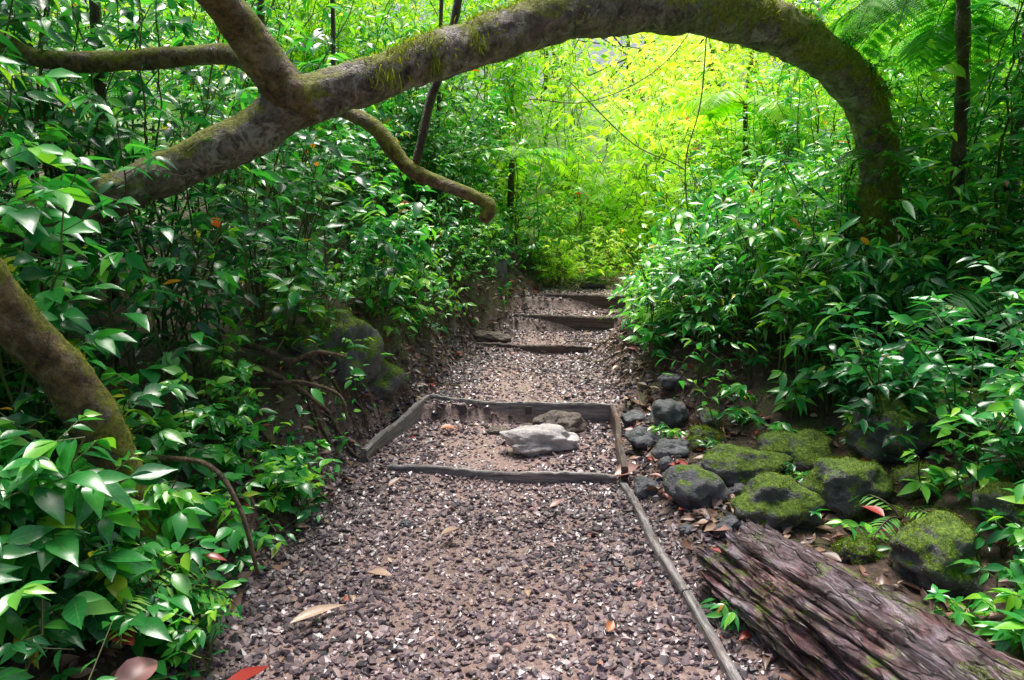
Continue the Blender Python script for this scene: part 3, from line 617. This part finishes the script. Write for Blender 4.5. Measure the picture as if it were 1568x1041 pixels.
# ------------------------------------------------------------ log
def log():
    p0=np.array([.985,2.9,.11]); p1=np.array([1.42,1.62,.12]); L=np.linalg.norm(p1-p0); n=230; m=240; V=[]
    for i in range(n+1):
        t=i/n
        for j in range(m):
            a=2*math.pi*j/m
            r=(.215+.06*t)
            cx_,cz_=math.cos(a),math.sin(a)
            rr=r*(1-.12*max(0,cz_)**3+.06*math.cos(3*a+1))
            x_=t*L
            g=noise.noise(Vector((x_*1.5,cx_*4.5,cz_*4.5)))*.035
            g-=.024*max(0,.22-abs(noise.noise(Vector((x_*1.5+7,cx_*8,cz_*8)))))/.22
            g+=noise.noise(Vector((x_*6,cx_*18,cz_*18)))*.012+noise.noise(Vector((x_*20,cx_*44,cz_*44)))*.006
            st=noise.noise(Vector((x_*3.2,cx_*9,cz_*9))); g+=(.008 if st>.08 else 0)
            ax=x_
            if i<14:
                jag=noise.noise(Vector((3,cx_*6,cz_*6)))*.13+noise.noise(Vector((9,cx_*17,cz_*17)))*.07
                ax+=jag*(1-i/14)
            V.append((ax,cx_*(rr+g),cz_*(rr+g)))
    V.append((.05,0,0)); V.append((L,0,0)); F=[]
    for i in range(n):
        for j in range(m): F.append((i*m+j,(i)*m+(j+1)%m,(i+1)*m+(j+1)%m,(i+1)*m+j))
    for j in range(m): F.append((n*m+m,(j+1)%m,j)); F.append((n*m+m+1,n*m+j,n*m+(j+1)%m))
    me=bpy.data.meshes.new('fallen_log'); me.from_pydata(V,[],F); me.materials.append(M_log)
    me.polygons.foreach_set('use_smooth',[True]*len(F)); me.update()
    ob=link(bpy.data.objects.new('fallen_log',me)); d=Vector(p1-p0).normalized()
    ob.rotation_euler=d.to_track_quat('X','Z').to_euler(); ob.location=p0
    bm=bmesh.new(); bm.from_mesh(me); bmesh.ops.recalc_face_normals(bm,faces=bm.faces); bm.to_mesh(me); bm.free()
    bpy.context.view_layer.update(); M=np.array(ob.matrix_world); Va=np.array(V[:-2]); W=Va@M[:3,:3].T+M[:3,3]
    nz=np.array([noise.noise(Vector(w)*6+Vector((4,4,4))) for w in W[::3]]); wi=np.arange(len(W))[::3]
    up=(W[::3,2]-.11)/.25; pr=np.clip(nz*3-.8,0,1)*np.clip(up+.4,0,1)*(.4+1.2*(W[::3,0]>1.25)); pr/=pr.sum(); k=2600
    ii=rng.choice(wi,k,p=pr); lv=Leaves(); nn=Va[ii]*np.array([0,1,1]); nn/=np.linalg.norm(nn,axis=1,keepdims=True)
    lv.add(Va[ii],nn+rng.normal(0,.5,(k,3)),rng.normal(0,1,(k,3)),U(.004,.012,k),.3,np.clip(rng.normal(.35,.18,k),0,1),.3)
    lv.build('moss',M_moss,0,None,ob)
log()

# ------------------------------------------------------------ roots, twigs
e=empty('exposed_roots')
def groundline(x0,y0,ang,L,r,wob=.35,lift=.01):
    pts=[];x,y=x0,y0
    for i in range(7):
        pts.append((x,y,Hs(x,y)+lift+U(0,.025))); ang+=U(-wob,wob); x+=math.cos(ang)*L/6; y+=math.sin(ang)*L/6
    return pts,[r*(1-.1*i) for i in range(7)]
for i in range(28):
    y=U(3.6,7.2); x=Lf(y)-U(.2,.6); p,r=groundline(x,y,U(-.9,.6),U(.2,.6),U(.005,.014)); tube('root',p,r,M_root,8,.04,.2,e)
for i in range(20):
    y=U(4.9,8); x=Rf(y)+U(.15,.8); p,r=groundline(x,y,U(1.6,4.2),U(.3,.7),U(.006,.014)); tube('root',p,r,M_root,8,.04,.2,e)
tube('root',[(-1.60,4.3,.82),(-1.42,4.2,.80),(-1.28,4.2,.74),(-1.14,4.25,.78),(-.98,4.3,.74)],[.02,.018,.016,.014,.01],M_root,10,.03,.2,e)
tube('root',[(-1.6,4.2,.70),(-1.4,4.1,.70),(-1.22,4.1,.60),(-1.05,4.12,.45)],[.02,.016,.014,.01],M_root,10,.03,.2,e)
tube('root',[(-1.55,4.15,.60),(-1.3,4.05,.64),(-1.15,4.05,.64),(-.98,4.08,.56),(-.94,4.1,.4)],[.014,.014,.012,.01,.008],M_root,10,.03,.2,e)
tube('root',[(-1.45,2.85,.62),(-1.2,2.8,.60),(-1.08,2.78,.42),(-1.02,2.76,.16)],[.012,.010,.010,.008],M_root,10,.03,.2,e)
sg=Segs()
for i in range(600):
    y=U(1.8,8.5); x=(Rf(y)+abs(rng.normal(.1,.5))+.05) if U(0,1)<.7 else Lf(y)-abs(rng.normal(.05,.3))-.05
    a=U(0,6.28); l=U(.04,.2); z0=Hs(x,y); x1,y1=x+math.cos(a)*l,y+math.sin(a)*l
    sg.add([x,y,z0+.012],[x1,y1,Hs(x1,y1)+U(.01,.04)],U(.0015,.004),.0012)
sg.build('fallen_twigs',M_root,4)

# ------------------------------------------------------------ litter
lv=Leaves()
n=4200; y=U(1.5,9,n); s=U(0,1,n)<.6
x=np.where(s,Rf(y)+.08+np.abs(rng.normal(0,.7,n)),Lf(y)-.03-np.abs(rng.normal(0,.35,n)))
a=U(0,6.28,n); z=H(x,y)+.015
tt=np.clip(rng.normal(.30,.18,n),0,.7); tt=np.where(U(0,1,n)<.08,U(.76,.95,n),tt)
lv.add(np.stack([x,y,z],-1),np.stack([np.cos(a),np.sin(a),U(-.1,.35,n)],-1),np.stack([rng.normal(0,.4,n),rng.normal(0,.4,n),np.ones(n)],-1),U(.02,.10,n),U(.35,.65,n),tt,U(-.4,.6,n))
n=260; y=U(1.6,8.5,n); x=Lf(y)+(Rf(y)-Lf(y))*U(0,1,n); a=U(0,6.28,n)
lv.add(np.stack([x,y,H(x,y)+.02],-1),np.stack([np.cos(a),np.sin(a),U(0,.2,n)],-1),np.stack([rng.normal(0,.2,n),rng.normal(0,.2,n),np.ones(n)],-1),U(.012,.05,n),U(.35,.6,n),np.clip(rng.normal(.66,.2,n),0,1),U(-.2,.3,n))
for (x,y,z,a,s,w,t) in [(-.52,2.98,.04,3.4,.11,.55,.62),(-.50,4.95,.10,.2,.13,.6,.97),(.36,2.55,.035,1.1,.06,.6,.97),(-.85,2.60,.04,.7,.24,.20,.68),(.60,4.12,.075,.1,.15,.75,.78),(.98,3.15,.07,.3,.14,.55,.88),(1.02,4.02,.1,2.9,.13,.6,.88),
     (-1.20,2.14,.24,2.8,.2,.55,.88),(-1.12,2.12,.2,4.4,.2,.5,.80),(-.95,2.05,.08,4.2,.14,.6,.78),(-.93,2.12,.1,.2,.17,.5,.90),(-.88,2.02,.1,5.2,.15,.5,.93),(-1.4,2.2,.18,4.0,.2,.55,.3),(-.62,5.6,.25,1.4,.12,.5,.87),(.95,2.95,.06,1.8,.10,.5,.45),(2.0,2.5,.3,.4,.14,.5,.86),(-.98,2.9,.1,1.9,.11,.5,.3),(.95,3.3,.05,5.5,.1,.6,.78),(1.2,4.35,.2,0.4,.1,.5,.88),(.2,3.7,.05,.5,.09,.5,.76),(-.35,3.4,.03,.2,.1,.7,.64),(1.15,5.7,.3,1,.12,.5,.87),(-.7,4.0,.05,1,.1,.5,.35),(1.8,3.6,.3,1,.14,.5,.86),(1.6,3.0,.3,2,.12,.5,.9)]:
    zz=Hs(x,y)+.035 if z<.2 else z
    lv.add([x,y,max(zz,z)],[math.cos(a),math.sin(a),.12],[U(-.35,.35),U(-.35,.1),1],s,w,t,U(-.3,.45))
lv.build('leaf_litter',M_dead,2,fold=.5)

# ------------------------------------------------------------ camera, light, world
cam=bpy.data.cameras.new('camera'); co=bpy.data.objects.new('camera',cam); link(co)
cam.lens=26; cam.sensor_width=36; cam.clip_end=300; cam.clip_start=.05
co.location=(0,0,1.6); co.rotation_euler=(math.radians(80),0,0); scene.camera=co
el,az=math.radians(70),math.radians(356)
w=bpy.data.worlds.new('World'); scene.world=w; w.use_nodes=True; nt=w.node_tree
bg=nt.nodes['Background']; sky=nt.nodes.new('ShaderNodeTexSky'); sky.sky_type='NISHITA'; sky.sun_disc=False
sky.sun_elevation=el; sky.sun_rotation=az; sky.dust_density=7; sky.ozone_density=1; sky.air_density=1
nt.links.new(sky.outputs[0],bg.inputs[0]); bg.inputs[1].default_value=.15
sd=bpy.data.lights.new('sun','SUN'); sd.energy=5.0; sd.angle=math.radians(28); sd.color=(1,.97,.92)
so=bpy.data.objects.new('sun',sd); link(so)
dv=Vector((math.sin(az)*math.cos(el),math.cos(az)*math.cos(el),math.sin(el)))
so.rotation_euler=(-dv).to_track_quat('-Z','Y').to_euler()
scene.view_settings.view_transform='Standard'; scene.view_settings.look='None'; scene.view_settings.exposure=0
